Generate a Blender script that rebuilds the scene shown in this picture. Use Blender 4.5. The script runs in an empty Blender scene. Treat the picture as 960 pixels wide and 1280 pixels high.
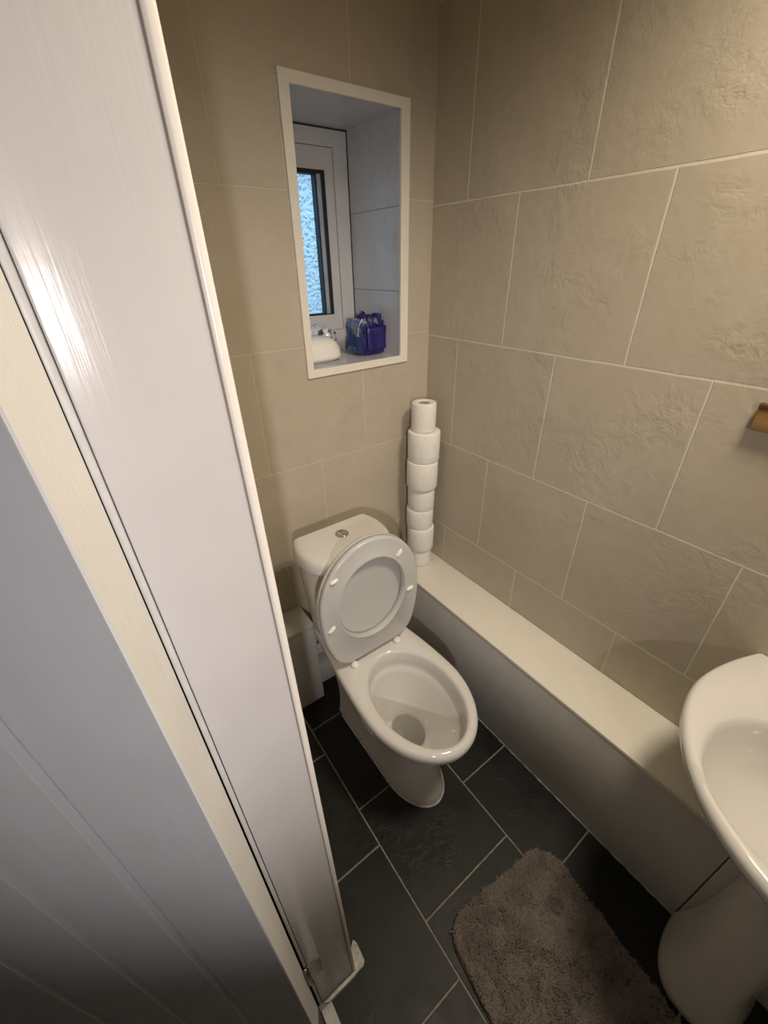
import bpy, bmesh, math, random
import numpy as np
from mathutils import Vector, Matrix, noise
random.seed(7)
PI = math.pi
C = bpy.context.scene.collection
scene = bpy.context.scene

# ------------------------------------------------------------------ helpers
def tag(o, label=None, cat=None, group=None, kind=None):
    if label: o['label'] = label
    if cat: o['category'] = cat
    if group: o['group'] = group
    if kind: o['kind'] = kind
    return o

def link(name, me, mat=None, parent=None, smooth=False):
    o = bpy.data.objects.new(name, me); C.objects.link(o)
    if mat is not None:
        for m in (mat if isinstance(mat, (list, tuple)) else [mat]): me.materials.append(m)
    if parent is not None: o.parent = parent
    if smooth:
        for p in me.polygons: p.use_smooth = True
    return o

def obj(name, bm, mat=None, parent=None, smooth=False, auto=None):
    me = bpy.data.meshes.new(name)
    bmesh.ops.recalc_face_normals(bm, faces=bm.faces[:])
    bm.to_mesh(me); bm.free()
    o = link(name, me, mat, parent, smooth or auto is not None)
    if auto is not None:
        me.set_sharp_from_angle(angle=math.radians(auto))
    return o

def empty(name, loc=(0, 0, 0), rz=0.0):
    o = bpy.data.objects.new(name, None); C.objects.link(o)
    o.location = loc; o.rotation_euler = (0, 0, rz); o.empty_display_size = .05
    return o

def box(bm, x0, x1, y0, y1, z0, z1, bev=0.0, seg=2, mi=0):
    r = bmesh.ops.create_cube(bm, size=1.0)
    vs = r['verts']
    for v in vs:
        v.co = Vector((x0 + (v.co.x + .5) * (x1 - x0), y0 + (v.co.y + .5) * (y1 - y0), z0 + (v.co.z + .5) * (z1 - z0)))
    fs = set(f for v in vs for f in v.link_faces)
    for f in fs: f.material_index = mi
    if bev > 0:
        es = list(set(e for v in vs for e in v.link_edges))
        rb = bmesh.ops.bevel(bm, geom=es, offset=bev, segments=seg, profile=.5, affect='EDGES')
        for f in rb['faces']: f.material_index = mi
    return vs

def loft(bm, loops, cap0=False, cap1=False, closed=True, mi=0):
    rows = [[bm.verts.new(p) for p in lp] for lp in loops]
    n = len(rows[0])
    for a, b in zip(rows[:-1], rows[1:]):
        for i in range(n if closed else n - 1):
            j = (i + 1) % n
            f = bm.faces.new((a[i], a[j], b[j], b[i])); f.material_index = mi
    if cap0: bm.faces.new(list(reversed(rows[0])))
    if cap1: bm.faces.new(rows[-1])
    return rows

def tube(bm, pts, r, n=12, cap=True):
    loops = []
    pts = [Vector(p) for p in pts]
    for i, p in enumerate(pts):
        d = (pts[min(i + 1, len(pts) - 1)] - pts[max(i - 1, 0)]).normalized()
        a = d.orthogonal().normalized() if i == 0 else (a - d * a.dot(d)).normalized()
        b = d.cross(a)
        rr = r[i] if isinstance(r, (list, tuple)) else r
        loops.append([p + (a * math.cos(2 * PI * k / n) + b * math.sin(2 * PI * k / n)) * rr for k in range(n)])
    loft(bm, loops, cap, cap)

def lathe(bm, prof, n=32, c=(0, 0, 0), cap0=True, cap1=True):
    loft(bm, [[(c[0] + r * math.cos(2 * PI * k / n), c[1] + r * math.sin(2 * PI * k / n), c[2] + z) for k in range(n)] for r, z in prof], cap0, cap1)

# ------------------------------------------------------------------ materials
def L(r, g, b):
    f = lambda c: (c / 12.92 if c <= .04045 else ((c + .055) / 1.055) ** 2.4)
    return (f(r / 255), f(g / 255), f(b / 255), 1)

class NT:
    def __init__(s, name):
        s.m = bpy.data.materials.new(name); s.m.use_nodes = True
        s.t = s.m.node_tree; s.b = s.t.nodes['Principled BSDF']
    def n(s, typ, **kw):
        nd = s.t.nodes.new(typ)
        for k, v in kw.items(): setattr(nd, k, v)
        return nd
    def l(s, a, b): s.t.links.new(a, b)
    def coord(s, scale=(1, 1, 1), loc=(0, 0, 0), rot=(0, 0, 0)):
        tc = s.n('ShaderNodeTexCoord'); mp = s.n('ShaderNodeMapping')
        mp.inputs['Scale'].default_value = scale; mp.inputs['Location'].default_value = loc; mp.inputs['Rotation'].default_value = rot
        s.l(tc.outputs['Object'], mp.inputs['Vector']); return mp.outputs['Vector']
    def noise(s, vec, scale, detail=4, rough=.55, dist=0.0):
        nz = s.n('ShaderNodeTexNoise'); nz.inputs['Scale'].default_value = scale; nz.inputs['Detail'].default_value = detail
        nz.inputs['Roughness'].default_value = rough; nz.inputs['Distortion'].default_value = dist
        s.l(vec, nz.inputs['Vector']); return nz.outputs['Fac']
    def ramp(s, fac, stops):
        r = s.n('ShaderNodeValToRGB'); e = r.color_ramp.elements
        e[0].position, e[0].color = stops[0]; e[1].position, e[1].color = stops[-1]
        for p, c in stops[1:-1]:
            x = e.new(p); x.color = c
        s.l(fac, r.inputs['Fac']); return r.outputs['Color']
    def mix(s, fac, a, b):
        m = s.n('ShaderNodeMix', data_type='RGBA')
        for k, v in ((0, fac), (6, a), (7, b)):
            if hasattr(v, 'is_linked'): s.l(v, m.inputs[k])
            else: m.inputs[k].default_value = v
        return m.outputs[2]
    def math(s, op, a, b=0.0):
        m = s.n('ShaderNodeMath', operation=op)
        for k, v in ((0, a), (1, b)):
            if hasattr(v, 'is_linked'): s.l(v, m.inputs[k])
            else: m.inputs[k].default_value = v
        return m.outputs[0]
    def bump(s, h, strength=.3, dist=.002, prev=None):
        b = s.n('ShaderNodeBump'); b.inputs['Strength'].default_value = strength; b.inputs['Distance'].default_value = dist
        s.l(h, b.inputs['Height'])
        if prev is not None: s.l(prev, b.inputs['Normal'])
        return b.outputs['Normal']
    def set(s, col=None, rough=None, normal=None, **kw):
        for key, v in (('Base Color', col), ('Roughness', rough), ('Normal', normal)):
            if v is None: continue
            if hasattr(v, 'is_linked'): s.l(v, s.b.inputs[key])
            else: s.b.inputs[key].default_value = v
        for k, v in kw.items(): s.b.inputs[k.replace('_', ' ')].default_value = v
        return s.m

def simple(name, col, rough=.5, nscale=60, namp=.05, bumps=.05, **kw):
    t = NT(name); v = t.coord()
    nz = t.noise(v, nscale, 3)
    c2 = tuple(max(0, c * (1 - namp * 2)) for c in col[:3]) + (1,)
    cc = t.ramp(nz, [(.35, c2), (.65, col)])
    return t.set(cc, rough, t.bump(nz, bumps, .001), **kw)

WHITE_CER = simple('white_ceramic', (.69, .67, .64, 1), .10, 8, .01, .0, Coat_Weight=.3)
SEAT_W = simple('seat_plastic', (.54, .535, .525, 1), .28, 10, .01, .0)
BUMPER = simple('bumper_plastic', (.86, .83, .76, 1), .35)
CHROME = simple('chrome', (.62, .61, .59, 1), .16, 30, .05, .02, Metallic=1.0)
HINGE_MET = simple('hinge_metal', (.42, .40, .37, 1), .35, 120, .2, .1, Metallic=1.0)
DARK_GAP = simple('dark_void', (.03, .027, .024, 1), .9)
WHITE_PVC = simple('white_upvc', (.66, .655, .66, 1), .28, 20, .01, .01)
TRIM_W = simple('cream_trim_plastic', (.80, .765, .69, 1), .35, 20, .01, .02)
GASKET = simple('black_gasket', (.012, .013, .016, 1), .5)
SPACER = simple('spacer_bar', (.50, .60, .70, 1), .35, 40, .05, .0, Metallic=.5)
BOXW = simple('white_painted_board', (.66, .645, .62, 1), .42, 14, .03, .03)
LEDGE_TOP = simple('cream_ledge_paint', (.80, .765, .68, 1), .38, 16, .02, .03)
BRASS = simple('aged_brass', (.25, .19, .10, 1), .45, 80, .3, .2, Metallic=.9)
CARD = simple('grey_cardboard', (.33, .30, .27, 1), .9, 120, .15, .2)
CAULK = simple('white_caulk', (.60, .58, .54, 1), .6, 60, .2, .3)
THRESH = simple('white_threshold', (.55, .54, .52, 1), .5, 40, .12, .1)
CEIL_W = simple('ceiling_white', (.75, .74, .71, 1), .9)
HALL_W = simple('hall_paint', (.55, .55, .56, 1), .9)
HALL_F = simple('hall_carpet', (.12, .11, .10, 1), .95, 300, .3, .5)

def tile_wall(name, ax, u0, z0, w, h, mortar, col_a, col_b, grout, rough=.42, relief=1.0, mortar_bump=.8):
    """stone-look ceramic tiles, half bond; u axis = ax"""
    t = NT(name)
    tc = t.n('ShaderNodeTexCoord'); sep = t.n('ShaderNodeSeparateXYZ'); t.l(tc.outputs['Object'], sep.inputs[0])
    cmb = t.n('ShaderNodeCombineXYZ')
    # slight wander so grout lines are not ruler straight
    wz = t.noise(t.coord((9, 9, 9)), 1.0, 2)
    wob = t.math('MULTIPLY', t.math('SUBTRACT', wz, .5), .0035)
    t.l(t.math('ADD', t.math('SUBTRACT', sep.outputs['XYZ'.index(ax)], u0), wob), cmb.inputs[0])
    zz = t.math('SUBTRACT', sep.outputs[2], t.math('MULTIPLY', t.math('MAXIMUM', t.math('SUBTRACT', sep.outputs[2], 1.58), 0.0), .14))   # top course is a taller one
    t.l(t.math('ADD', t.math('SUBTRACT', zz, z0), wob), cmb.inputs[1])
    br = t.n('ShaderNodeTexBrick'); br.offset = .5; br.offset_frequency = 2; br.squash = 1
    br.inputs['Scale'].default_value = 1; br.inputs['Mortar Size'].default_value = mortar; br.inputs['Mortar Smooth'].default_value = .25
    br.inputs['Brick Width'].default_value = w; br.inputs['Row Height'].default_value = h; br.inputs['Bias'].default_value = 0
    br.inputs['Color1'].default_value = (.35, .35, .35, 1); br.inputs['Color2'].default_value = (.65, .65, .65, 1)
    t.l(cmb.outputs[0], br.inputs['Vector'])
    v = t.coord()
    big = t.noise(v, 5, 5, .6, .4)
    fine = t.noise(v, 38, 6, .65, .6)
    crag = t.noise(v, 20, 9, .66, .35)
    mixv = t.math('ADD', t.math('MULTIPLY', big, .65), t.math('MULTIPLY', fine, .35))
    col = t.ramp(mixv, [(.33, col_b), (.66, col_a)])
    tint = t.ramp(br.outputs['Color'], [(.3, (.95, .95, .955, 1)), (.7, (1, 1, 1, 1))])
    mm = t.n('ShaderNodeMix', data_type='RGBA', blend_type='MULTIPLY'); mm.inputs[0].default_value = 1
    t.l(col, mm.inputs[6]); t.l(tint, mm.inputs[7])
    c = t.mix(br.outputs['Fac'], mm.outputs[2], grout)
    # cleft stone relief: craggy bumps, only in patches, plus recessed/raised joint
    patch = t.ramp(t.noise(v, 4.2, 2), [(.42, (0, 0, 0, 1)), (.66, (1, 1, 1, 1))])
    sharp = t.ramp(crag, [(.40, (0, 0, 0, 1)), (.5, (.6, .6, .6, 1)), (.58, (1, 1, 1, 1))])
    rel = t.math('MULTIPLY', sharp, patch)
    n1 = t.bump(rel, relief * .55, .0022)
    n1b = t.bump(fine, relief * .35, .0012, n1)
    inv = t.math('SUBTRACT', 1.0, br.outputs['Fac'])
    n2 = t.bump(inv, mortar_bump, .0022, n1b)
    rg = t.math('ADD', t.math('MULTIPLY', br.outputs['Fac'], .35), rough)
    return t.set(c, rg, n2)

BEIGE_A, BEIGE_B, GROUT = (.53, .47, .378, 1), (.462, .405, .318, 1), (.67, .615, .515, 1)
TILE_R = tile_wall('beige_tile_right', 'Y', -.131, .5581, .33, .33, .0026, BEIGE_A, BEIGE_B, GROUT)
TILE_B = tile_wall('beige_tile_back', 'X', -.256, .5696, .33, .33, .0016, BEIGE_A, BEIGE_B, (.63, .57, .46, 1))
TILE_W = tile_wall('white_reveal_tile', 'Y', .30, 1.3793, 1.2, .20, .0013, (.62, .62, .64, 1), (.57, .57, .60, 1), (.30, .29, .29, 1), .14, 1.9, .4)
TILE_C = tile_wall('white_soffit_tile', 'X', -.24, .0, 1.2, .20, .0013, (.60, .60, .62, 1), (.56, .56, .58, 1), (.42, .41, .41, 1), .25, .2, .4)

def slate():
    t = NT('black_slate_tile'); v = t.coord()
    a = t.noise(v, 7, 5, .6, .5); b = t.noise(v, 30, 8, .65, .5); c = t.noise(v, 90, 4)
    col = t.ramp(a, [(.3, (.0072, .0074, .0078, 1)), (.5, (.0115, .0117, .0121, 1)), (.7, (.017, .017, .0173, 1))])
    spots = t.ramp(t.noise(v, 15, 3), [(.27, (0, 0, 0, 1)), (.34, (1, 1, 1, 1))])
    mm = t.n('ShaderNodeMix', data_type='RGBA', blend_type='MULTIPLY'); mm.inputs[0].default_value = .55
    t.l(col, mm.inputs[6]); t.l(spots, mm.inputs[7])
    crag = t.ramp(b, [(.42, (0, 0, 0, 1)), (.5, (.6, .6, .6, 1)), (.57, (1, 1, 1, 1))])
    patch = t.ramp(t.noise(v, 4.5, 2), [(.46, (0, 0, 0, 1)), (.64, (1, 1, 1, 1))])
    n1 = t.bump(t.math('MULTIPLY', crag, patch), .35, .0015)
    n2 = t.bump(c, .10, .001, n1)
    return t.set(mm.outputs[2], t.ramp(a, [(.3, (.36,) * 3 + (1,)), (.7, (.55,) * 3 + (1,))]), n2, Specular_IOR_Level=.32)
SLATE = slate()
FGROUT = simple('floor_grout', (.30, .28, .245, 1), .85, 70, .18, .2)

def gloss_paint(name, col, brush, rough=.22, strength=.25, patch=False, dist=.0006):
    """brushed gloss paint on upright wood; streaks run up and down"""
    t = NT(name); v = t.coord((150, 150, 3.0)); v2 = t.coord((1, 1, 1))
    s1 = t.noise(v, 1, 4, .6); s2 = t.noise(t.coord((420, 420, 7)), 1, 3, .6)
    s3 = t.noise(t.coord((52, 52, 4.5)), 1, 4, .6)
    h = t.math('ADD', t.math('MULTIPLY', s1, .55), t.math('ADD', t.math('MULTIPLY', s2, .25), t.math('MULTIPLY', s3, .9)))
    sm = t.noise(v2, 6, 4)
    c2 = tuple(c * .93 for c in col[:3]) + (1,)
    cc = t.ramp(sm, [(.35, c2), (.62, col)])
    n1 = t.bump(h, strength, dist)
    n2 = t.bump(t.noise(v2, 45, 3), .05, .002, n1)
    return t.set(cc, t.ramp(s1, [(.3, (rough * .8,) * 3 + (1,)), (.7, (rough * 1.3,) * 3 + (1,))]), n2)
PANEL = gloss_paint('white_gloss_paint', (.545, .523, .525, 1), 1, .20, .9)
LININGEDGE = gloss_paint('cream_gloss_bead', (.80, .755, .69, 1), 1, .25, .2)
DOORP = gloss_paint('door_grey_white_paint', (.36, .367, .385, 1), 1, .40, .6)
EDGEP = gloss_paint('door_edge_paint', (.70, .69, .68, 1), 1, .42, .9)

def frost():
    """patterned obscure glass: daylight is scattered through it"""
    t = NT('frosted_pattern_glass')
    nt = t.t; out = nt.nodes['Material Output']
    v = t.coord()
    vo = t.n('ShaderNodeTexVoronoi', feature='SMOOTH_F1'); vo.inputs['Scale'].default_value = 95; vo.inputs['Smoothness'].default_value = .3
    wv = t.n('ShaderNodeTexNoise'); wv.inputs['Scale'].default_value = 30; t.l(v, wv.inputs['Vector'])
    va = t.n('ShaderNodeVectorMath', operation='MULTIPLY_ADD'); va.inputs[1].default_value = (.03, .03, .03)
    t.l(wv.outputs['Color'], va.inputs[0]); t.l(v, va.inputs[2]); t.l(va.outputs[0], vo.inputs['Vector'])
    nb = t.bump(vo.outputs['Distance'], 1.0, .006)
    tr = t.n('ShaderNodeBsdfTranslucent')
    t.l(t.ramp(vo.outputs['Distance'], [(.12, (.26, .40, .46, 1)), (.5, (.74, .90, .98, 1))]), tr.inputs['Color']); t.l(nb, tr.inputs['Normal'])
    rf = t.n('ShaderNodeBsdfRefraction'); rf.inputs['IOR'].default_value = 1.45; rf.inputs['Roughness'].default_value = .25; t.l(nb, rf.inputs['Normal'])
    gl = t.n('ShaderNodeBsdfGlossy'); gl.inputs['Roughness'].default_value = .2; t.l(nb, gl.inputs['Normal'])
    m1 = t.n('ShaderNodeMixShader'); m1.inputs[0].default_value = .35; t.l(tr.outputs[0], m1.inputs[1]); t.l(rf.outputs[0], m1.inputs[2])
    m2 = t.n('ShaderNodeMixShader'); m2.inputs[0].default_value = .06; t.l(m1.outputs[0], m2.inputs[1]); t.l(gl.outputs[0], m2.inputs[2])
    t.l(m2.outputs[0], out.inputs['Surface']); return t.m
FROST = frost()

def paper():
    t = NT('white_tissue_paper'); v = t.coord()
    nz = t.noise(v, 60, 4); f = t.noise(t.coord((40, 40, 260)), 1, 3)
    n = t.bump(f, .25, .001, t.bump(nz, .25, .003))
    return t.set(t.ramp(nz, [(.3, (.76, .735, .69, 1)), (.7, (.83, .81, .77, 1))]), .9, n)
PAPER = paper()

def water():
    t = NT('toilet_water'); v = t.coord()
    return t.set((.55, .56, .54, 1), .03, t.bump(t.noise(v, 30, 2), .04, .002), Transmission_Weight=.85, IOR=1.33)
WATER = water()

def film(name, ca, cb, rough, scale, alpha=None, lo=.42, hi=.6, **kw):
    t = NT(name); v = t.coord()
    nz = t.noise(v, scale, 4, .55, .6)
    m = t.set(t.ramp(nz, [(lo, ca), (hi, cb)]), rough, t.bump(t.noise(v, 55, 4, .6, .8), .5, .004), **kw)
    return m
PACKF = film('purple_blue_film', (.018, .013, .115, 1), (.030, .021, .165, 1), .25, 24)
PACKC = film('blue_white_clear_film', (.035, .06, .21, 1), (.36, .38, .42, 1), .2, 20, lo=.50, hi=.66)
WRAP = film('crumpled_clear_wrap', (.06, .06, .08, 1), (.66, .68, .74, 1), .15, 42, lo=.42, hi=.50)
def wood():
    t = NT('brown_varnished_wood'); v = t.coord((60, 8, 60))
    nz = t.noise(v, 1, 5)
    return t.set(t.ramp(nz, [(.3, (.23, .115, .035, 1)), (.7, (.40, .235, .095, 1))]), .45, t.bump(nz, .1, .001))
WOOD = wood()
WOODD = simple('dark_wood', (.15, .065, .02, 1), .35, 90, .3, .1)
MATB = simple('mat_backing', (.13, .10, .085, 1), .95, 200, .2, .4)
def pilemat():
    t = NT('grey_brown_chenille'); v = t.coord()
    a = t.noise(v, 9, 3); b = t.noise(v, 240, 2)
    c = t.ramp(t.math('ADD', t.math('MULTIPLY', a, .6), t.math('MULTIPLY', b, .4)), [(.36, (.185, .150, .128, 1)), (.64, (.29, .245, .215, 1))])
    return t.set(c, .95, None, Sheen_Weight=.25)
PILE = pilemat()

# ------------------------------------------------------------------ room shell
H = 2.25
XL = -.866      # bathroom face of the left wall
XH = -.955      # hall face of the left wall
def struct(name, bm, mat, parent=None, smooth=False, auto=None):
    o = obj(name, bm, mat, parent, smooth, auto)
    if parent is None: o['kind'] = 'structure'
    return o

# floor: grout bed + slate tiles as real slabs
bm = bmesh.new()
box(bm, -.927, 0, -1.95, 0.0, -.05, -.0018, mi=1); box(bm, XH, -.927, -1.95, 0.0, -.05, -.0032, mi=1)
g1, g2, W = -.673, -.366, .307
def slab(x0, x1, y0, y1):
    x0, x1 = max(x0, XL), min(x1, -.0005); y0, y1 = max(y0, -1.94), min(y1, -.0005)
    if x1 - x0 < .012 or y1 - y0 < .012: return
    g = .0022
    box(bm, x0 + g, x1 - g, y0 + g, y1 - g, -.03, 0, .0012, 2, 0)
    if x0 <= XL and min(y1, -.7955) - y0 > .02: box(bm, -.9275, x0 + g + .0013, y0 + g, min(y1 - g, -.7955), -.03, -.0001)
for col, off in ((-1, -.6236), (0, -.515), (1, -.648), (2, -.52)):
    xa = g1 + col * W
    for k in range(-6, 4):
        y1 = off + k * W if col != -1 else off + k * .317
        slab(xa, xa + W, y1 - (W if col != -1 else .317), y1)
flo = struct('floor', bm, [SLATE, FGROUT])

# back wall with the window opening
RX0, RX1, RZ0, RZ1, RY = -.425, -.118, 1.166, 1.737, .245
def wall_with_hole(x0, x1, z0, z1, hx0, hx1, hz0, hz1, y0, y1):
    bm = bmesh.new()
    box(bm, x0, hx0, y0, y1, z0, z1); box(bm, hx1, x1, y0, y1, z0, z1)
    box(bm, hx0, hx1, y0, y1, z0, hz0); box(bm, hx0, hx1, y0, y1, hz1, z1)
    return bm
bm = wall_with_hole(XH, .12, -.05, H, RX0 - .012, RX1 + .012, RZ0 - .012, RZ1 + .012, 0, .34)
struct('wall_back', bm, TILE_B)
bm = bmesh.new(); box(bm, 0, .12, -2.07, 0, -.05, H); struct('wall_right', bm, TILE_R)
bm = bmesh.new(); box(bm, XH, XL, -.762, 0, -.05, H); struct('wall_left', bm, TILE_B)
bm = bmesh.new(); box(bm, XH, XL, -2.07, -1.70, -.05, H); box(bm, XH, XL, -1.70, -.762, 1.97, H)
struct('wall_left_doorside', bm, TILE_B)
bm = bmesh.new(); box(bm, XL, 0, -2.07, -1.95, -.05, H); struct('wall_front', bm, TILE_R)
bm = bmesh.new(); box(bm, -2.4, .12, -3.1, .55, H, H + .1); struct('ceiling', bm, CEIL_W)
# hall outside the doorway
bm = bmesh.new(); box(bm, -2.4, XH, -3.1, .55, -.05, -.004); struct('floor_hall', bm, HALL_F)
bm = bmesh.new(); box(bm, -2.5, -2.4, -3.1, .55, -.05, H); struct('wall_hall_far', bm, HALL_W)
bm = bmesh.new(); box(bm, -2.4, XH, .34, .55, -.05, H); struct('wall_hall_end', bm, HALL_W)
bm = bmesh.new(); box(bm, -2.4, XH, -3.2, -3.1, -.05, H); box(bm, XH, XL, -3.2, -2.07, -.05, H)
struct('wall_hall_near', bm, HALL_W)

# ------------------------------------------------------------------ window
bm = bmesh.new()   # reveal lining = thin tiled slabs inside the opening
win = empty('window_1', ((RX0 + RX1) / 2, .0, RZ0)); win['kind'] = 'structure'
def P(name, bm, mat, par, smooth=False, auto=None):
    """part whose mesh is given in world coordinates"""
    o = obj(name, bm, mat, par, smooth, auto)
    root = par; M = Matrix()
    chain = []
    q = par
    while q is not None:
        chain.append(q.matrix_basis if q.type != 'MESH' or True else Matrix()); q = q.parent
    for m in reversed(chain): M = M @ m
    o.data.transform(M.inverted())
    return o
bm.free()
bm = bmesh.new(); box(bm, RX1, RX1 + .012, 0, .34, RZ0 - .012, RZ1 + .012); P('reveal', bm, TILE_W, win)
bm = bmesh.new(); box(bm, RX0 - .012, RX0, 0, .34, RZ0 - .012, RZ1 + .012); P('reveal', bm, TILE_W, win)
bm = bmesh.new(); box(bm, RX0, RX1, 0, .34, RZ1, RZ1 + .012); P('soffit', bm, TILE_C, win)
bm = bmesh.new(); box(bm, RX0, RX1, 0, .34, RZ0 - .012, RZ0); P('sill', bm, TILE_W, win)

def ring(bm, x0, x1, z0, z1, wl, wr, wb, wt, y0, y1, bev=.002):
    """mitred rectangular frame"""
    o = [(x0, z0), (x1, z0), (x1, z1), (x0, z1)]
    i = [(x0 + wl, z0 + wb), (x1 - wr, z0 + wb), (x1 - wr, z1 - wt), (x0 + wl, z1 - wt)]
    rows = []
    for pts, y in ((o, y1), (o, y0), (i, y0), (i, y1)):
        rows.append([bm.verts.new((p[0], y, p[1])) for p in pts])
    rows.append(rows[0])
    for a, b in zip(rows[:-1], rows[1:]):
        for k in range(4):
            bm.faces.new((a[k], a[(k + 1) % 4], b[(k + 1) % 4], b[k]))
    bmesh.ops.bevel(bm, geom=[e for e in bm.edges if abs((e.verts[0].co - e.verts[1].co).y) < 1e-6 and e.verts[0].co.y == y0 and len(e.link_faces) == 2 and e.calc_face_angle(0) > .1],
                    offset=bev, segments=2, affect='EDGES')
# trim: four mitred beads round the opening, each its own piece
def trim_piece(a, b, ia, ib):
    bm = bmesh.new()
    y0, y1 = -.007, 0.0
    q = [a, b, ib, ia]
    f = [bm.verts.new((p[0], y0, p[1])) for p in q]; k = [bm.verts.new((p[0], y1, p[1])) for p in q]
    bm.faces.new(f); bm.faces.new(list(reversed(k)))
    for i in range(4): bm.faces.new((f[i], f[(i + 1) % 4], k[(i + 1) % 4], k[i]))
    bmesh.ops.bevel(bm, geom=[e for e in bm.edges if e.verts[0].co.y == y0 and e.verts[1].co.y == y0], offset=.0012, segments=2, affect='EDGES')
    P('trim', bm, TRIM_W, win, auto=40)
o = [(-.4375, 1.1480), (-.0925, 1.1510), (-.0900, 1.7530), (-.4330, 1.7550)]
i = [(-.4185, 1.1690), (-.1200, 1.1710), (-.1170, 1.7325), (-.4090, 1.7345)]
for k in range(4): trim_piece(o[k], o[(k + 1) % 4], i[k], i[(k + 1) % 4])

bm = bmesh.new(); ring(bm, RX0, RX1, RZ0, RZ1, .047, .047, .062, .040, RY, .32, .004)
fr = P('frame', bm, WHITE_PVC, win, auto=40)
sx0, sx1, sz0, sz1 = RX0 + .047, RX1 - .047, RZ0 + .062, RZ1 - .040
bm = bmesh.new(); ring(bm, sx0 + .001, sx1 - .001, sz0 + .001, sz1 - .001, .028, .028, .046, .050, RY + .006, .31, .005)
sa = P('sash', bm, WHITE_PVC, win, auto=40)
gx0, gx1, gz0, gz1 = sx0 + .029, sx1 - .029, sz0 + .047, sz1 - .051
bm = bmesh.new(); ring(bm, gx0, gx1, gz0, gz1, .011, .011, .003, .008, RY + .008, RY + .018, .001); P('gasket', bm, GASKET, sa)
bm = bmesh.new(); ring(bm, gx0 + .0105, gx1 - .0105, gz0 + .002, gz1 - .007, .015, .015, .002, .002, RY + .012, RY + .024, .001); P('spacer_bar', bm, SPACER, sa)
bm = bmesh.new(); ring(bm, gx0 + .025, gx1 - .025, gz0 + .003, gz1 - .008, .005, .005, .002, .002, RY + .011, RY + .034, .001); P('gasket', bm, GASKET, sa)
bm = bmesh.new()
v4 = [bm.verts.new(p) for p in ((gx0, RY + .034, gz0), (gx1, RY + .034, gz0), (gx1, RY + .034, gz1), (gx0, RY + .034, gz1))]
bm.faces.new(v4); pane = P('pane', bm, FROST, win)
# dark sealant bead where frame meets tile
bm = bmesh.new()
tube(bm, [(RX1 - .001, RY - .001, RZ0), (RX1 - .001, RY - .001, RZ1)], .0018, 6)
tube(bm, [(RX0, RY - .001, RZ1 - .001), (RX1, RY - .001, RZ1 - .001)], .0024, 6)
P('sealant', bm, GASKET, win)

# ------------------------------------------------------------------ things on the sill
# white rounded dish / casing
th = empty('soap_dish', (-.356, .118, RZ0)); tag(th, 'glossy white domed plastic soap dish on the window sill', 'soap dish')
bm = bmesh.new()
loops = []
for k in range(15):
    a = k / 14 * PI / 2
    s, z = math.cos(a) ** .52 if k < 14 else 0.02, math.sin(a) ** .85
    loops.append([(.090 * s * (abs(math.cos(t)) ** .8) * (1 if math.cos(t) > 0 else -1), .052 * s * (abs(math.sin(t)) ** .8) * (1 if math.sin(t) > 0 else -1), .006 + .062 * z) for t in [2 * PI * j / 48 for j in range(48)]])
loft(bm, loops, True, True)
obj('lid', bm, simple('white_gloss_plastic', (.86, .835, .79, 1), .15, 10, .01, 0), th, True)
bm = bmesh.new()
loft(bm, [[(r * .087 * math.cos(2 * PI * j / 48), r * .050 * math.sin(2 * PI * j / 48), z) for j in range(48)] for r, z in ((.93, 0), (.97, .002), (.97, .006))], True, True)
obj('base', bm, simple('grey_base_plastic', (.45, .44, .43, 1), .4), th, True)

# blue tissue pack
def crumple(bm, amp, sc, seed, zmin=None):
    for v in bm.verts:
        n = noise.noise_vector(v.co * sc + Vector((seed, seed * 2, -seed)))
        w = 1.0 if zmin is None else max(0, min(1, (v.co.z - zmin[0]) / zmin[1]))
        v.co += n * amp * (.22 + .78 * w)
pk = empty('tissue_pack', (-.156, .115, RZ0 + .004), math.radians(4)); tag(pk, 'opened blue and purple plastic tissue pack in the right corner of the window sill', 'tissue pack')
bm = bmesh.new(); box(bm, -.050, .055, -.048, .048, 0, .090)
bmesh.ops.bevel(bm, geom=bm.edges[:], offset=.012, segments=3, affect='EDGES')
bmesh.ops.subdivide_edges(bm, edges=bm.edges[:], cuts=4, use_grid_fill=True)
for v in bm.verts:
    t = max(0, (v.co.z - .03) / .07)
    v.co.x *= 1 - .07 * t
crumple(bm, .009, 28, 3.1, (.05, .04))
zmn = min(v.co.z for v in bm.verts)
for v in bm.verts: v.co.z -= zmn
obj('wrapper', bm, PACKF, pk, True)
bm = bmesh.new()   # torn clear side window with printed film
n, m = 16, 20
rows = []
for a in range(m + 1):
    rows.append([bm.verts.new((-.0545 + .002 * math.sin(b * .9) + (.012 * max(0, a / m - .75) / .25) , -.046 + .092 * b / n, .004 + .098 * a / m)) for b in range(n + 1)])
for a in range(m):
    for b in range(n): bm.faces.new((rows[a][b], rows[a][b + 1], rows[a + 1][b + 1], rows[a + 1][b]))
crumple(bm, .010, 30, 8.3, (.04, .06))
o_ = obj('side_film', bm, PACKC, pk, True); sd = o_.modifiers.new('t', 'SOLIDIFY'); sd.thickness = .0008
bm = bmesh.new()   # gathered torn top
n, m = 40, 8
loops = []
for a in range(m + 1):
    t = a / m
    loops.append([((.046 - .030 * t ** 1.6) * math.cos(2 * PI * j / n) * (1 + .18 * math.sin(j * 1.9 + a * .3)) + .004,
                   (.044 - .026 * t) * math.sin(2 * PI * j / n) * (1 + .15 * math.cos(j * 2.3)), .083 + .027 * math.sin(t * PI * .62) + .006 * t * math.sin(j * 1.3)) for j in range(n)])
loft(bm, loops); crumple(bm, .007, 40, 1.7)
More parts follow.
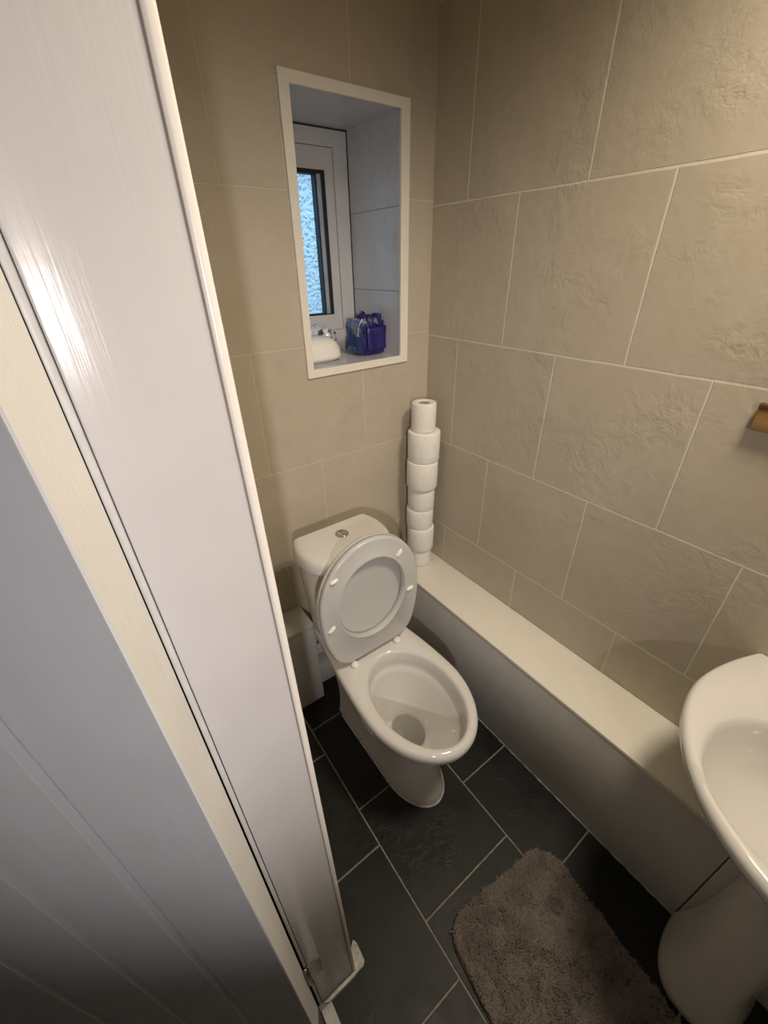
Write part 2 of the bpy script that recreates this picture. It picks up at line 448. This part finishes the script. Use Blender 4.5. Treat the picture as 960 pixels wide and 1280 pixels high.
o_ = obj('torn_top', bm, PACKF, pk, True); sd = o_.modifiers.new('t', 'SOLIDIFY'); sd.thickness = .0008
bm = bmesh.new()   # paper showing through the opening and hanging over the left edge
n, m = 14, 14
rows = [[bm.verts.new((-.052 + .040 * b / n - .010 * max(0, 1 - a / 7), -.030 + .028 * b / n + .02 * math.sin(b) * .1, .058 + .046 * min(1, a / 8) - .004 * max(0, a - 8))) for b in range(n + 1)] for a in range(m + 1)]
for a in range(m):
    for b in range(n): bm.faces.new((rows[a][b], rows[a][b + 1], rows[a + 1][b + 1], rows[a + 1][b]))
crumple(bm, .009, 35, 5.5)
o_ = obj('tissue', bm, PAPER, pk, True); sd = o_.modifiers.new('t', 'SOLIDIFY'); sd.thickness = .0012

# crumpled wrapper behind the dish
wr = empty('plastic_wrapper', (-.285, .200, RZ0 + .002)); tag(wr, 'crumpled clear plastic wrapper with dark print behind the white soap dish', 'wrapper')
bm = bmesh.new()
bmesh.ops.create_icosphere(bm, subdivisions=4, radius=1)
for v in bm.verts: v.co = Vector((v.co.x * .062, v.co.y * .022, (v.co.z + 1) * .040))
crumple(bm, .012, 38, 9.9)
zmn = min(v.co.z for v in bm.verts)
for v in bm.verts: v.co.z -= zmn
for v in bm.verts: v.co.y = min(v.co.y, .033)
obj('wrap', bm, WRAP, wr, True)

# ------------------------------------------------------------------ boxed ledge
LX, LZ = -.1674, .400
lg = empty('boxed_ledge', (LX / 2, -.8, 0)); tag(lg, 'long low white boxed-in ledge running along the right tiled wall', 'ledge')
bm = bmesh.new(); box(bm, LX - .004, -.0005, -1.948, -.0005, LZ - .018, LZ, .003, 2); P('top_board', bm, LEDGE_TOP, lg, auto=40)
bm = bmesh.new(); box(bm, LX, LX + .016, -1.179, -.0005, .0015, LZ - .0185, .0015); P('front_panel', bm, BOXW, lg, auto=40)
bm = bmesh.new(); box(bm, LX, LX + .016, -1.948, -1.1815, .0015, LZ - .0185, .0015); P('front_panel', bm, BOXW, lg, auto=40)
bm = bmesh.new()   # ragged caulk along the foot
prev = None
for k in range(121):
    y0 = -.36 - k * .0071
    h = .0012 + .0036 * max(0, noise.noise(Vector((y0 * 60, 0, 0))) + .25); d = .0008 + .0026 * max(0, noise.noise(Vector((y0 * 45, 5, 0))) + .3)
    cur = [bm.verts.new(p) for p in ((LX + .001, y0, .0006), (LX - d, y0, .0006), (LX - d * .7, y0, h * .7), (LX + .001, y0, h))]
    if prev:
        for j in range(4): bm.faces.new((prev[j], prev[(j + 1) % 4], cur[(j + 1) % 4], cur[j]))
    prev = cur
P('caulk_line', bm, CAULK, lg)

# ------------------------------------------------------------------ pipe boxing by the cistern
pb = empty('pipe_boxing', (-.68, -.056, 0)); tag(pb, 'short white pipe boxing on the floor left of the toilet cistern', 'pipe boxing')
bm = bmesh.new(); box(bm, XL + .001, -.568, -.112, -.100, 0.0005, .366, .0015); P('front_panel', bm, BOXW, pb, auto=40)
bm = bmesh.new(); box(bm, XL + .001, -.568, -.114, -.001, .366, .382, .002); P('top_board', bm, BOXW, pb, auto=40)
bm = bmesh.new(); box(bm, -.580, -.568, -.100, -.001, 0.0005, .366); P('side_panel', bm, BOXW, pb)
lb = empty('low_boxing', (-.3, -.03, 0)); tag(lb, 'low white skirting box on the back wall behind the toilet', 'skirting box')
bm = bmesh.new(); box(bm, -.567, LX - .006, -.058, -.001, 0.0005, .105, .002); P('panel', bm, BOXW, lb, auto=40)
pp = empty('water_pipe', (-.5, -.05, .15)); tag(pp, 'white water pipe with brass valve behind the toilet', 'pipe')
bm = bmesh.new(); tube(bm, [(-.5675, -.040, .185), (-.48, -.040, .185), (-.40, -.040, .185)], .011, 14); P('pipe', bm, WHITE_PVC, pp, True)
bm = bmesh.new(); tube(bm, [(-.5675, -.036, .155), (-.40, -.036, .155)], .009, 14); P('pipe', bm, WHITE_PVC, pp, True)
bm = bmesh.new(); lathe(bm, [(.012, 0), (.017, .006), (.017, .022), (.011, .028), (.011, .040)], 16, (-.488, -.063, .118)); 
tube(bm, [(-.488, -.078, .14), (-.488, -.045, .14)], .009, 12)
P('valve', bm, BRASS, pp, True)

# ------------------------------------------------------------------ toilet
CX = -.471
to = empty('toilet', (CX, -.42, 0)); tag(to, 'white ceramic toilet with raised seat and lid against its cistern', 'toilet')
NF, NS, NB = 40, 14, 14
def outline(w, yf, yb, wb, yc=-.505, z=0.0, e=1.0):
    p = []
    for k in range(NF + 1):
        t = PI * k / NF
        c, s = math.cos(t), math.sin(t)
        p.append((w * (abs(c) ** e) * (1 if c >= 0 else -1), yc + (yf - yc) * (abs(s) ** e), z))
    for k in range(1, NS):
        s = k / NS; u = s * s * (3 - 2 * s)
        p.append((-(w + (wb - w) * (.55 * s * s + .45 * u)), yc + (yb - yc) * s, z))
    for k in range(NB + 1):
        s = k / NB; p.append((-wb + 2 * wb * s, yb, z))
    for k in range(NS - 1, 0, -1):
        s = k / NS; u = s * s * (3 - 2 * s)
        p.append((w + (wb - w) * (.55 * s * s + .45 * u), yc + (yb - yc) * s, z))
    return [(CX + x, y, z) for x, y, z in p]
rim_ref = outline(.147, -.706, -.13, .105)
def inner(a, bf, bb, cy, z, cx=0.0):
    """egg: half width a, front length bf, back length bb about cy"""
    r = []
    for x, y, _ in rim_ref:
        th = math.atan2((y + .505) / .2, (x - CX) / .147)
        # spread the flat back's points evenly
        c, s = math.cos(th), math.sin(th)
        r.append((CX + cx + a * c, cy + (bf if s < 0 else bb) * s, z))
    return r
bm = bmesh.new()
loops = [outline(.083, -.640, -.205, .083, z=0.0005), outline(.084, -.642, -.20, .084, z=.012), outline(.079, -.634, -.205, .080, z=.03),
         outline(.074, -.612, -.21, .078, z=.10), outline(.076, -.610, -.21, .080, z=.17), outline(.088, -.628, -.20, .088, z=.235),
         outline(.113, -.664, -.17, .097, z=.295), outline(.133, -.690, -.14, .103, z=.335), outline(.141, -.700, -.131, .106, z=.350),
         outline(.1475, -.7105, -.128, .108, z=.361), outline(.1515, -.715, -.127, .109, z=.378), outline(.1515, -.715, -.127, .109, z=.387),
         outline(.1485, -.711, -.129, .107, z=.3955), outline(.1425, -.703, -.132, .104, z=.3995)]
loops += [inner(.121, .177, .164, -.522, .4000), inner(.1155, .171, .157, -.522, .3975), inner(.112, .167, .153, -.522, .390), inner(.112, .166, .152, -.522, .355),
          inner(.1125, .166, .152, -.522, .339), inner(.109, .161, .148, -.522, .333), inner(.104, .153, .142, -.520, .329),
          inner(.099, .145, .136, -.517, .312), inner(.089, .127, .124, -.513, .290), inner(.074, .100, .102, -.507, .250), inner(.060, .076, .080, -.502, .220),
          inner(.051, .062, .064, -.500, .200), inner(.046, .055, .057, -.499, .185), inner(.043, .050, .052, -.499, .155), inner(.036, .036, .044, -.496, .105)]
loft(bm, loops, True, True)
pan = P('bowl', bm, WHITE_CER, to, auto=70)
bm = bmesh.new()
c_ = [bm.verts.new(p) for p in inner(.0475, .057, .059, -.499, .188)]; bm.faces.new(c_)
P('water', bm, WATER, to)
# soil outlet bulge on the side + bolt cap
bm = bmesh.new(); tube(bm, [(CX - .060, -.30, .20), (CX - .066, -.37, .155), (CX - .058, -.45, .08)], [.014, .022, .010], 16)
P('trapway', bm, WHITE_CER, pan, True)
# cistern
def cist(w, yf, z, yb=-.115, r=2.6, wb=None):
    p = []
    wb = wb or w * .90
    n = 60
    for k in range(n + 1):
        t = PI * k / n
        c, s = math.cos(t), math.sin(t)
        p.append((CX + w * (abs(c) ** (2 / r)) * (1 if c > 0 else -1), -.175 + (yf + .175) * (abs(s) ** (2 / r)), z))
    m = 10
    for k in range(1, m):
        s = k / m; p.append((CX - w + (w - wb) * s ** 2, -.175 + (yb + .175) * s, z))
    for k in range(m + 1):
        p.append((CX - wb + 2 * wb * k / m, yb, z))
    for k in range(m - 1, 0, -1):
        s = k / m; p.append((CX + w - (w - wb) * s ** 2, -.175 + (yb + .175) * s, z))
    return p
bm = bmesh.new()
loft(bm, [cist(.108, -.262, .4005), cist(.112, -.266, .405), cist(.120, -.274, .50), cist(.129, -.281, .60), cist(.1345, -.285, .686), cist(.128, -.278, .690), cist(.128, -.278, .6945)], True, True)
P('cistern', bm, WHITE_CER, to, auto=50)
bm = bmesh.new()
loft(bm, [cist(.128, -.278, .6946), cist(.142, -.294, .6950), cist(.144, -.296, .698), cist(.144, -.296, .704), cist(.1415, -.294, .718), cist(.139, -.291, .730), cist(.132, -.284, .7375), cist(.120, -.272, .7395)], True, True)
lid = P('cistern_lid', bm, WHITE_CER, to, auto=50)
bm = bmesh.new(); lathe(bm, [(.0195, .739), (.0195, .7425), (.0175, .7438), (.0160, .7430)], 32, (CX + .004, -.1755, 0), True, False)
lathe(bm, [(.0160, .7420), (.0155, .7432), (.0150, .7436)], 32, (CX + .004, -.1755, 0), False, True)
fb = P('flush_button', bm, CHROME, lid, True)
bm = bmesh.new(); box(bm, CX + .0035, CX + .0045, -.190, -.161, .7430, .7441); P('button_split', bm, DARK_GAP, fb)

# raised seat ring and lid : local plane s (up along the seat), x across
SY, SZ = -.333, .418
AL = math.radians(2.0)
def seatpt(x, s, d):     # d = towards the viewer (-y)
    return (CX - .006 + x, SY + s * math.sin(AL) - d * math.cos(AL), SZ + s * math.cos(AL) + d * math.sin(AL))
def seat_outline(dw, n=96):
    p = []
    for k in range(n):
        t = 2 * PI * k / n
        c, s = math.cos(t), math.sin(t)
        x = .1615 * c; y = .205 + (.187 if s > 0 else .205) * s
        if s < 0:                        # lower part narrows to the straight hinge edge
            u = -s
            x = math.copysign(max(.1615 * (1 - u ** 2.6 * .40) * min(1, (abs(c) * 1.55) ** .5 if u > .78 else 1), 0.0), c) if abs(c) > 1e-6 else 0
            y = max(.205 - .205 * (u ** 1.0) * 1.10, .004)
        r = math.hypot(x, y - .2)
        f = (r + dw) / r
        p.append((x * f, .2 + (y - .2) * f))
    return p
def seat_inner(dw, n=96):
    return [((.109 + dw) * math.cos(2 * PI * k / n) - .001, .204 + (.129 + dw) * math.sin(2 * PI * k / n)) for k in range(n)]
def S(pts, d): return [seatpt(x, y, d) for x, y in pts]
bm = bmesh.new()
lp = [S(seat_outline(-.004), .0), S(seat_outline(0), .003), S(seat_outline(.001), .009), S(seat_outline(0), .0145), S(seat_outline(-.003), .018), S(seat_outline(-.008), .0185),
      S(seat_inner(.012), .0185), S(seat_inner(.006), .0225), S(seat_inner(.002), .0225), S(seat_inner(0), .019), S(seat_inner(-.001), .008), S(seat_inner(.003), .001), S(seat_outline(-.004), .0)]
rows = [[bm.verts.new(p) for p in l_] for l_ in lp[:-1]]; rows.append(rows[0])
for a, b in zip(rows[:-1], rows[1:]):
    for k in range(96): bm.faces.new((a[k], a[(k + 1) % 96], b[(k + 1) % 96], b[k]))
sr = P('seat_ring', bm, SEAT_W, to, auto=55)
bm = bmesh.new()
loft(bm, [S(seat_outline(-.020), -.013), S(seat_outline(-.004), -.0125), S(seat_outline(.001), -.009), S(seat_outline(.002), -.0045), S(seat_outline(.0005), -.0015), S(seat_outline(-.004), -.0012), S(seat_outline(-.012), -.0035)], True, True)
P('seat_cover', bm, SEAT_W, to, auto=55)
for bx, bs, ang in ((-.1135, .316, 10), (.093, .312, 48), (-.137, .165, 32), (.129, .170, 12)):
    bm = bmesh.new()
    bmesh.ops.create_uvsphere(bm, u_segments=20, v_segments=12, radius=1)
    a = math.radians(ang)
    for v in bm.verts:
        x, y, z = v.co
        x = math.copysign(abs(x) ** .8, x)
        lx, ly = .0135 * x, .0062 * y
        v.co = Vector(seatpt(bx + lx * math.cos(a) - ly * math.sin(a), bs + lx * math.sin(a) + ly * math.cos(a), .0180 + .0075 * max(z, -.3)))
    P('bumper', bm, BUMPER, sr, True)
for hx in (-.083, .073):
    bm = bmesh.new()
    lathe(bm, [(.0125, .3995), (.0135, .403), (.0130, .4085), (.009, .4115), (.004, .412)], 24, (CX + hx, -.349, 0))
    tube(bm, [(CX + hx, -.349, .408), (CX + hx, -.334, .415)], .006, 12)
    tube(bm, [(CX + hx - .020, SY, SZ - .001), (CX + hx + .020, SY, SZ - .001)], .0058, 14)
    P('hinge', bm, BUMPER, to, auto=50)
bm = bmesh.new()     # silicone bead round the foot
tube(bm, [(x, y, .0035) for x, y, _ in outline(.0845, -.643, -.20, .0845)[:NF + NS]], .0032, 6)
P('silicone_bead', bm, CAULK, to, True)

# ------------------------------------------------------------------ toilet rolls
def roll_mesh(R=.05, Hh=.09, ri=.021):
    bm = bmesh.new()
    n = 48; e = .004
    prof = [(ri, .002), (ri + .002, 0), (R - e, 0), (R - e * .3, e * .4), (R, e), (R, Hh * .35), (R + .0004, Hh * .6), (R, Hh - e), (R - e * .3, Hh - e * .4), (R - e, Hh), (ri + .003, Hh - .0005), (ri, Hh - .003)]
    rows = [[bm.verts.new((r * math.cos(2 * PI * k / n) * (1 + .006 * math.sin(2 * (2 * PI * k / n) + z * 30)), r * math.sin(2 * PI * k / n), z)) for k in range(n)] for r, z in prof]
    rows.append(rows[0])
    for a, b in zip(rows[:-1], rows[1:]):
        for k in range(n): bm.faces.new((a[k], a[(k + 1) % n], b[(k + 1) % n], b[k]))
    bmesh.ops.recalc_face_normals(bm, faces=bm.faces[:])
    return bm
def core_mesh(Hh=.09, ri=.021):
    bm = bmesh.new(); n = 32
    rows = [[bm.verts.new((r * math.cos(2 * PI * k / n), r * math.sin(2 * PI * k / n), z)) for k in range(n)] for r, z in ((ri - .0002, .002), (ri - .0002, Hh - .003), (ri - .0016, Hh - .003), (ri - .0016, .002))]
    rows.append(rows[0])
    for a, b in zip(rows[:-1], rows[1:]):
        for k in range(n): bm.faces.new((a[k], a[(k + 1) % n], b[(k + 1) % n], b[k]))
    return bm
r0 = obj('toilet_roll', roll_mesh(), PAPER, None, auto=50)
c0 = obj('cardboard_tube', core_mesh(), CARD, r0, True); c0['label'] = 'grey cardboard tube'
# bottom -> top: dx, dy, radius, height
stack = [(.001, .002, .044, .078), (-.001, -.003, .0495, .094), (-.002, .003, .0485, .078), (.0, .001, .0475, .088), (-.003, -.004, .0530, .100), (.002, -.002, .0535, .103), (.001, .002, .0400, .092)]
labels = ['lowest toilet roll of the corner stack standing on the ledge', 'second toilet roll up from the ledge in the corner stack',
          'third toilet roll up from the ledge in the corner stack', 'middle toilet roll of the seven in the corner stack',
          'third toilet roll down from the top of the corner stack', 'wide toilet roll directly under the topmost one in the stack',
          'narrow topmost toilet roll of the corner stack with open tube']
z = LZ + .0003
for k, ((dx, dy, R, hh), lab) in enumerate(zip(stack, labels)):
    if k == 0: r, c = r0, c0
    else:
        r = r0.copy(); C.objects.link(r); c = c0.copy(); C.objects.link(c); c.parent = r
    r.location = (-.0795 + dx, -.0795 + dy, z); r.scale = (R / .05, R / .05, hh / .09); r.rotation_euler = (0, 0, k * 1.3)
    z += hh + .0003
    tag(r, lab, 'toilet roll', 'toilet rolls stacked in the corner')

# ------------------------------------------------------------------ bath mat
mt = empty('bath_mat', (-.497, -1.10, 0), math.radians(-7)); tag(mt, 'fluffy grey-brown bath mat on the black tiled floor', 'bath mat')
MX, MY0, MY1, MR = .175, .228, -.36, .062
def in_mat(x, y, grow=0.0):
    a, b = MX + grow, (MY0 - MY1) / 2 + grow
    yy = y - (MY0 + MY1) / 2
    dx, dy = abs(x) - (a - MR), abs(yy) - (b - MR)
    if dx > 0 and dy > 0: return dx * dx + dy * dy < MR * MR
    return dx < MR and dy < MR
bm = bmesh.new()
loops = []
yc = (MY0 + MY1) / 2; b_ = (MY0 - MY1) / 2
for g, zz in ((0, .0008), (.003, .003), (.002, .007), (-.006, .010)):
    lp = []
    for qx, qy, a0 in ((1, 1, 0), (-1, 1, 90), (-1, -1, 180), (1, -1, 270)):
        for k in range(9):
            a = math.radians(a0 + k * 90 / 8)
            lp.append((qx * (MX - MR) + (MR + g) * math.cos(a), yc + qy * (b_ - MR) + (MR + g) * math.sin(a), zz))
    loops.append(lp)
loft(bm, loops, True, True); obj('backing', bm, MATB, mt, True)
# pile: many short bent tufts in one mesh
rng = np.random.default_rng(3)
N = 60000
px = rng.uniform(-MX, MX, N * 2); py = rng.uniform(MY1, MY0, N * 2)
keep = [i for i in range(N * 2) if in_mat(px[i], py[i], -.001)][:N]
px, py = px[keep], py[keep]; N = len(px)
ang = np.empty(N); lean = np.empty(N); hgt = np.empty(N)
for i in range(N):
    p = Vector((px[i] * 26, py[i] * 26, 0))
    nv = noise.noise_vector(p); n2 = noise.noise(Vector((px[i] * 70, py[i] * 70, 4)))
    ang[i] = math.atan2(nv.y, nv.x) + rng.normal(0, .9)
    lean[i] = .25 + .8 * min(1, math.hypot(nv.x, nv.y)) + .25 * n2
    hgt[i] = .0135 + .005 * n2 + .005 * noise.noise(Vector((px[i] * 9, py[i] * 9, 8)))
hgt *= rng.uniform(.8, 1.15, N)
w = rng.uniform(.0010, .0017, N)
tw = rng.uniform(0, 2 * PI, N)
SEG = 3
NVT = (SEG) * 3 + 1
V = np.zeros((N, NVT, 3))
for s in range(SEG):
    t = s / SEG
    off = hgt * lean * t ** 1.6 * .9
    zz = .008 + hgt * (t - .28 * t * t * np.minimum(lean, 1.4))
    cx_, cy_ = px + off * np.cos(ang), py + off * np.sin(ang)
    ww = w * (1.0 - .25 * t)
    for k in range(3):
        V[:, s * 3 + k] = np.stack([cx_ + ww * np.cos(tw + k * 2 * PI / 3), cy_ + ww * np.sin(tw + k * 2 * PI / 3), zz], 1)
off = hgt * lean * .95
V[:, -1] = np.stack([px + off * np.cos(ang), py + off * np.sin(ang), .008 + hgt * (1 - .28 * np.minimum(lean, 1.4))], 1)
quads = [(s * 3 + k, s * 3 + (k + 1) % 3, (s + 1) * 3 + (k + 1) % 3, (s + 1) * 3 + k) for s in range(SEG - 1) for k in range(3)]
tris = [((SEG - 1) * 3 + k, (SEG - 1) * 3 + (k + 1) % 3, NVT - 1) for k in range(3)]
base = (np.arange(N) * NVT)[:, None]
ql = (base + np.array(quads).reshape(1, -1)).reshape(N, -1); tl = (base + np.array(tris).reshape(1, -1)).reshape(N, -1)
loops_i = np.concatenate([ql, tl], 1).reshape(-1)
sizes = np.tile(np.array([4] * len(quads) + [3] * len(tris)), N)
me = bpy.data.meshes.new('pile')
me.vertices.add(N * NVT); me.vertices.foreach_set('co', V.reshape(-1))
me.loops.add(len(loops_i)); me.loops.foreach_set('vertex_index', loops_i.astype(np.int32))
me.polygons.add(len(sizes)); me.polygons.foreach_set('loop_start', (np.cumsum(sizes) - sizes).astype(np.int32))
me.update(calc_edges=True); me.validate()
pl = link('pile', me, PILE, mt, True); pl['kind'] = 'stuff'

# ------------------------------------------------------------------ basin and pedestal
bs = empty('wash_basin', (-.2, -1.26, 0)); tag(bs, 'white ceramic pedestal wash basin fixed to the right wall', 'wash basin')
BZ, BY = .722, -1.262
NBP = 96
def basin_out(a, w, z, xb=-.001, wb=None, xc=-.17, back=None):
    """front: half ellipse depth a, half width w about (xc); back narrows to wb at xb"""
    wb = w * .83 if wb is None else wb
    p = []
    for k in range(NF * 2 + 1):
        t = PI * k / (NF * 2)
        p.append((xc - a * math.sin(t), BY + w * math.cos(t), z))
    m = 16
    for k in range(1, m):
        s = k / m; p.append((xc + (xb - xc) * s, BY - (w - (w - wb) * s ** 1.7), z))
    for k in range(m + 1): p.append((xb, BY - wb + 2 * wb * k / m, z))
    for k in range(m - 1, 0, -1):
        s = k / m; p.append((xc + (xb - xc) * s, BY + (w - (w - wb) * s ** 1.7), z))
    return p
bref = basin_out(.285, .267, BZ)
def basin_in(a, w, cx, z, bb=None):
    bb = a if bb is None else bb
    r = []
    for x, y, _ in bref:
        th = math.atan2((y - BY) / .267, (x - (-.2)) / .25)
        c, s = math.cos(th), math.sin(th)
        e = .86
        r.append((cx + (bb if c > 0 else a) * math.copysign(abs(c) ** e, c), BY + w * math.copysign(abs(s) ** e, s), z))
    return r
bm = bmesh.new()
lps = [basin_out(.06, .085, .470, -.12, .07), basin_out(.10, .125, .50, -.08, .09), basin_out(.17, .18, .56, -.03, .13), basin_out(.235, .232, .635, -.002, .18), basin_out(.272, .258, .683, -.001),
       basin_out(.281, .264, .692, -.001), basin_out(.285, .267, .702, -.001), basin_out(.285, .267, .711, -.001), basin_out(.281, .2635, .7185, -.001), basin_out(.274, .258, .7215, -.0015),
       basin_in(.156, .214, -.268, .7205, .142), basin_in(.150, .208, -.268, .716, .136), basin_in(.146, .203, -.268, .705, .131), basin_in(.139, .194, -.267, .675, .123), basin_in(.124, .172, -.264, .635, .106),
       basin_in(.090, .125, -.258, .603, .076), basin_in(.035, .05, -.25, .590, .03)]
loft(bm, lps, True, True)
P('bowl', bm, WHITE_CER, bs, auto=65)
bm = bmesh.new(); lathe(bm, [(.020, .5905), (.021, .593), (.017, .5945), (.012, .5925)], 24, (-.25, BY, 0)); P('drain', bm, CHROME, bs, True)
def ped(a, w, z, xb=-.1725):
    p = []
    for k in range(33):
        t = PI * k / 32
        c, s = math.cos(t), math.sin(t)
        p.append((xb - a * abs(s) ** .8, BY + w * math.copysign(abs(c) ** .8, c), z))
    return p + [(xb, BY - w + 2 * w * k / 8, z) for k in range(1, 8)]
bm = bmesh.new()
loft(bm, [ped(.150, .084, .0005), ped(.152, .086, .012), ped(.150, .084, .03), ped(.142, .074, .07), ped(.130, .063, .14), ped(.118, .057, .24), ped(.110, .055, .36), ped(.112, .058, .46), ped(.13, .075, .520), ped(.14, .085, .545)], True, True)
P('pedestal', bm, WHITE_CER, bs, auto=60)

# ------------------------------------------------------------------ wooden block on wall
wb_ = empty('mounted_wooden_holder', (-.001, -.95, 1.165)); tag(wb_, 'small brown wooden holder fixed to the right tiled wall above the basin', 'holder')
bm = bmesh.new(); box(bm, -.014, -.0008, -1.02, -.874, 1.150, 1.190, .002); P('block', bm, WOOD, wb_, auto=40)
bm = bmesh.new(); box(bm, -.0155, -.0008, -1.02, -.8735, 1.1875, 1.1965, .0015); P('top_strip', bm, WOODD, wb_, auto=40)

# ------------------------------------------------------------------ door lining (trim_1) and door
tr = empty('trim_1', ((XL + XH) / 2, -.775, 0)); tr['kind'] = 'structure'
def shear(bm, k=.006, zr=1.4):
    for v in bm.verts: v.co.x += k * (1 - v.co.z / zr)
bm = bmesh.new(); box(bm, -.9525, -.8735, -.787, -.7615, .0008, 1.95, .0014, 3); shear(bm); P('lining', bm, PANEL, tr, auto=40)
bm = bmesh.new(); box(bm, -.8725, -.8655, -.789, -.7615, .0008, 1.95, .0022, 3); shear(bm); P('corner_bead', bm, LININGEDGE, tr, auto=40)
bm = bmesh.new(); box(bm, -.8737, -.8723, -.7862, -.77, .0008, 1.95); shear(bm); P('joint_gap', bm, simple('brown_joint', (.26, .21, .18, 1), .8), tr)
bm = bmesh.new(); box(bm, -.9582, -.9528, -.7862, -.7615, .0008, 1.95, .0012, 2); shear(bm, .005); P('hinge_edge_bead', bm, simple('grey_white_bead', (.56, .55, .55, 1), .4), tr, auto=40)
bm = bmesh.new(); box(bm, XH, XL, -1.70, -.787, 1.945, 1.97); P('head_lining', bm, PANEL, tr)
bm = bmesh.new(); box(bm, XH, XL, -1.70, -1.675, .0008, 1.945); P('lining', bm, PANEL, tr)
# cracked white wedge at the foot of the lining
bm = bmesh.new()
poly = [(-.868, -.7885), (-.8585, -.760), (-.838, -.742), (-.8335, -.752), (-.8345, -.787), (-.842, -.7935), (-.885, -.7945), (-.935, -.7945), (-.944, -.7885)]
a = [bm.verts.new((x, y, .0006)) for x, y in poly]; b = [bm.verts.new((x, y, .005)) for x, y in poly]
bm.faces.new(list(reversed(a))); bm.faces.new(b)
for k in range(len(poly)): bm.faces.new((a[k], a[(k + 1) % len(poly)], b[(k + 1) % len(poly)], b[k]))
P('foot_fillet', bm, CAULK, tr)
# threshold strip
bm = bmesh.new(); box(bm, -.955, -.9285, -1.675, -.7955, -.003, .0055, .002); struct('trim_2', bm, THRESH, auto=40)

dr = empty('door_1', (-.9765, -.8278, 0), math.atan2(.41, -.912)); dr['kind'] = 'structure'
# local: +x along the leaf away from hinge, face at local y=0, leaf body on the side away from the camera
LW, TH, DZ0, DZ1 = .70, .044, .012, 1.93
side = -1   # local -y is away from camera for this rotation
bm = bmesh.new()
grooves = [.0885 + .0745 * k for k in range(0, 9)]
gw, gd = .0055, .0040
prof = [(0.0012, 0.0)]
for g in grooves:
    prof += [(g - gw, 0), (g, gd), (g + gw, 0)]
prof += [(LW, 0), (LW, TH), (0.0012, TH)]
va = [bm.verts.new((x, side * y, DZ0)) for x, y in prof]; vb = [bm.verts.new((x, side * y, DZ1)) for x, y in prof]
bm.faces.new(va); bm.faces.new(list(reversed(vb)))
for k in range(len(prof)): bm.faces.new((va[k], va[(k + 1) % len(prof)], vb[(k + 1) % len(prof)], vb[k]))
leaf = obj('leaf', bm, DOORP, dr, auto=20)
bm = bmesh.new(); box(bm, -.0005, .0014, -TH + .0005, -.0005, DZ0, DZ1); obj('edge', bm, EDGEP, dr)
# bottom hinge: leaf plate on lining, knuckle
bm = bmesh.new(); box(bm, -.9485, -.924, -.7885, -.7868, .205, .290, .0006); P('hinge_plate', bm, HINGE_MET, dr)
bm = bmesh.new(); tube(bm, [(-.9535, -.789, .20), (-.9535, -.789, .295)], .0042, 12); P('hinge_knuckle', bm, HINGE_MET, dr, True)
bm = bmesh.new()
for zz in (.225, .270):
    lathe(bm, [(.0034, 0), (.0030, .0012)], 12, (0, 0, 0))
for v in bm.verts: v.co = Vector((-.931 + v.co.x, -.7885 - v.co.z, .2475 + v.co.y))
P('hinge_screw', bm, CHROME, dr)

# ------------------------------------------------------------------ lights
def lamp(name, typ, loc, energy, col, **kw):
    d = bpy.data.lights.new(name, typ); d.energy = energy; d.color = col
    for k, v in kw.items(): setattr(d, k, v)
    o = bpy.data.objects.new(name, d); C.objects.link(o); o.location = loc
    return o
def aim(o, tgt):
    o.rotation_euler = (Vector(tgt) - o.location).to_track_quat('-Z', 'Y').to_euler()
l1 = lamp('bathroom_ceiling_lamp', 'SPOT', (-.27, -1.10, 2.14), 62, (1.0, .87, .67), spot_size=math.radians(143), spot_blend=.9, shadow_soft_size=.13)
aim(l1, (-.36, -1.0, 0))
l2 = lamp('torch_in_hall', 'SPOT', (-1.248, -1.787, 1.44), 40, (1.0, .93, .91), spot_size=math.radians(62), spot_blend=.95, shadow_soft_size=.022)
aim(l2, (-.36, -.2, .90))
l3 = lamp('hall_blue_fill', 'AREA', (-1.6, -1.9, 2.2), .8, (.70, .85, 1.0), size=.35)  # added fill that tints the lower door bluish, not a real lamp
aim(l3, (-1.6, -1.9, 0))

w_ = bpy.data.worlds.new('World'); scene.world = w_; w_.use_nodes = True
nt = w_.node_tree; bg = nt.nodes['Background']
tc = nt.nodes.new('ShaderNodeTexCoord'); sp = nt.nodes.new('ShaderNodeSeparateXYZ'); rp = nt.nodes.new('ShaderNodeValToRGB')
nt.links.new(tc.outputs['Generated'], sp.inputs[0])
mp_ = nt.nodes.new('ShaderNodeMath'); mp_.operation = 'MULTIPLY_ADD'; mp_.inputs[1].default_value = .5; mp_.inputs[2].default_value = .5
nt.links.new(sp.outputs[2], mp_.inputs[0]); nt.links.new(mp_.outputs[0], rp.inputs['Fac'])
e = rp.color_ramp.elements
e[0].position, e[0].color = .42, (.10, .16, .17, 1)
e[1].position, e[1].color = .60, (.42, .68, 1.0, 1)
nt.links.new(rp.outputs['Color'], bg.inputs['Color']); bg.inputs['Strength'].default_value = 2.0

# ------------------------------------------------------------------ camera
cam = bpy.data.cameras.new('camera'); co = bpy.data.objects.new('camera', cam); C.objects.link(co)
F = Vector((0.49669716, 0.69840011, -0.51529528)); R_ = Vector((0.80825697, -0.58853664, -0.0185818)); U = Vector((0.31624768, 0.40726148, 0.85681124))
M = Matrix((R_, U, -F)).transposed().to_4x4(); M.translation = Vector((-0.94553518, -1.06263679, 1.41287093))
co.matrix_world = M
cam.sensor_fit = 'VERTICAL'; cam.sensor_height = 36; cam.sensor_width = 27
cam.lens = 36 * 514.4865 / 1280; cam.clip_start = .01
scene.camera = co
vs = scene.view_settings
vs.view_transform = 'Standard'; vs.look = 'None'; vs.exposure = 0; vs.gamma = 1; vs.use_curve_mapping = False
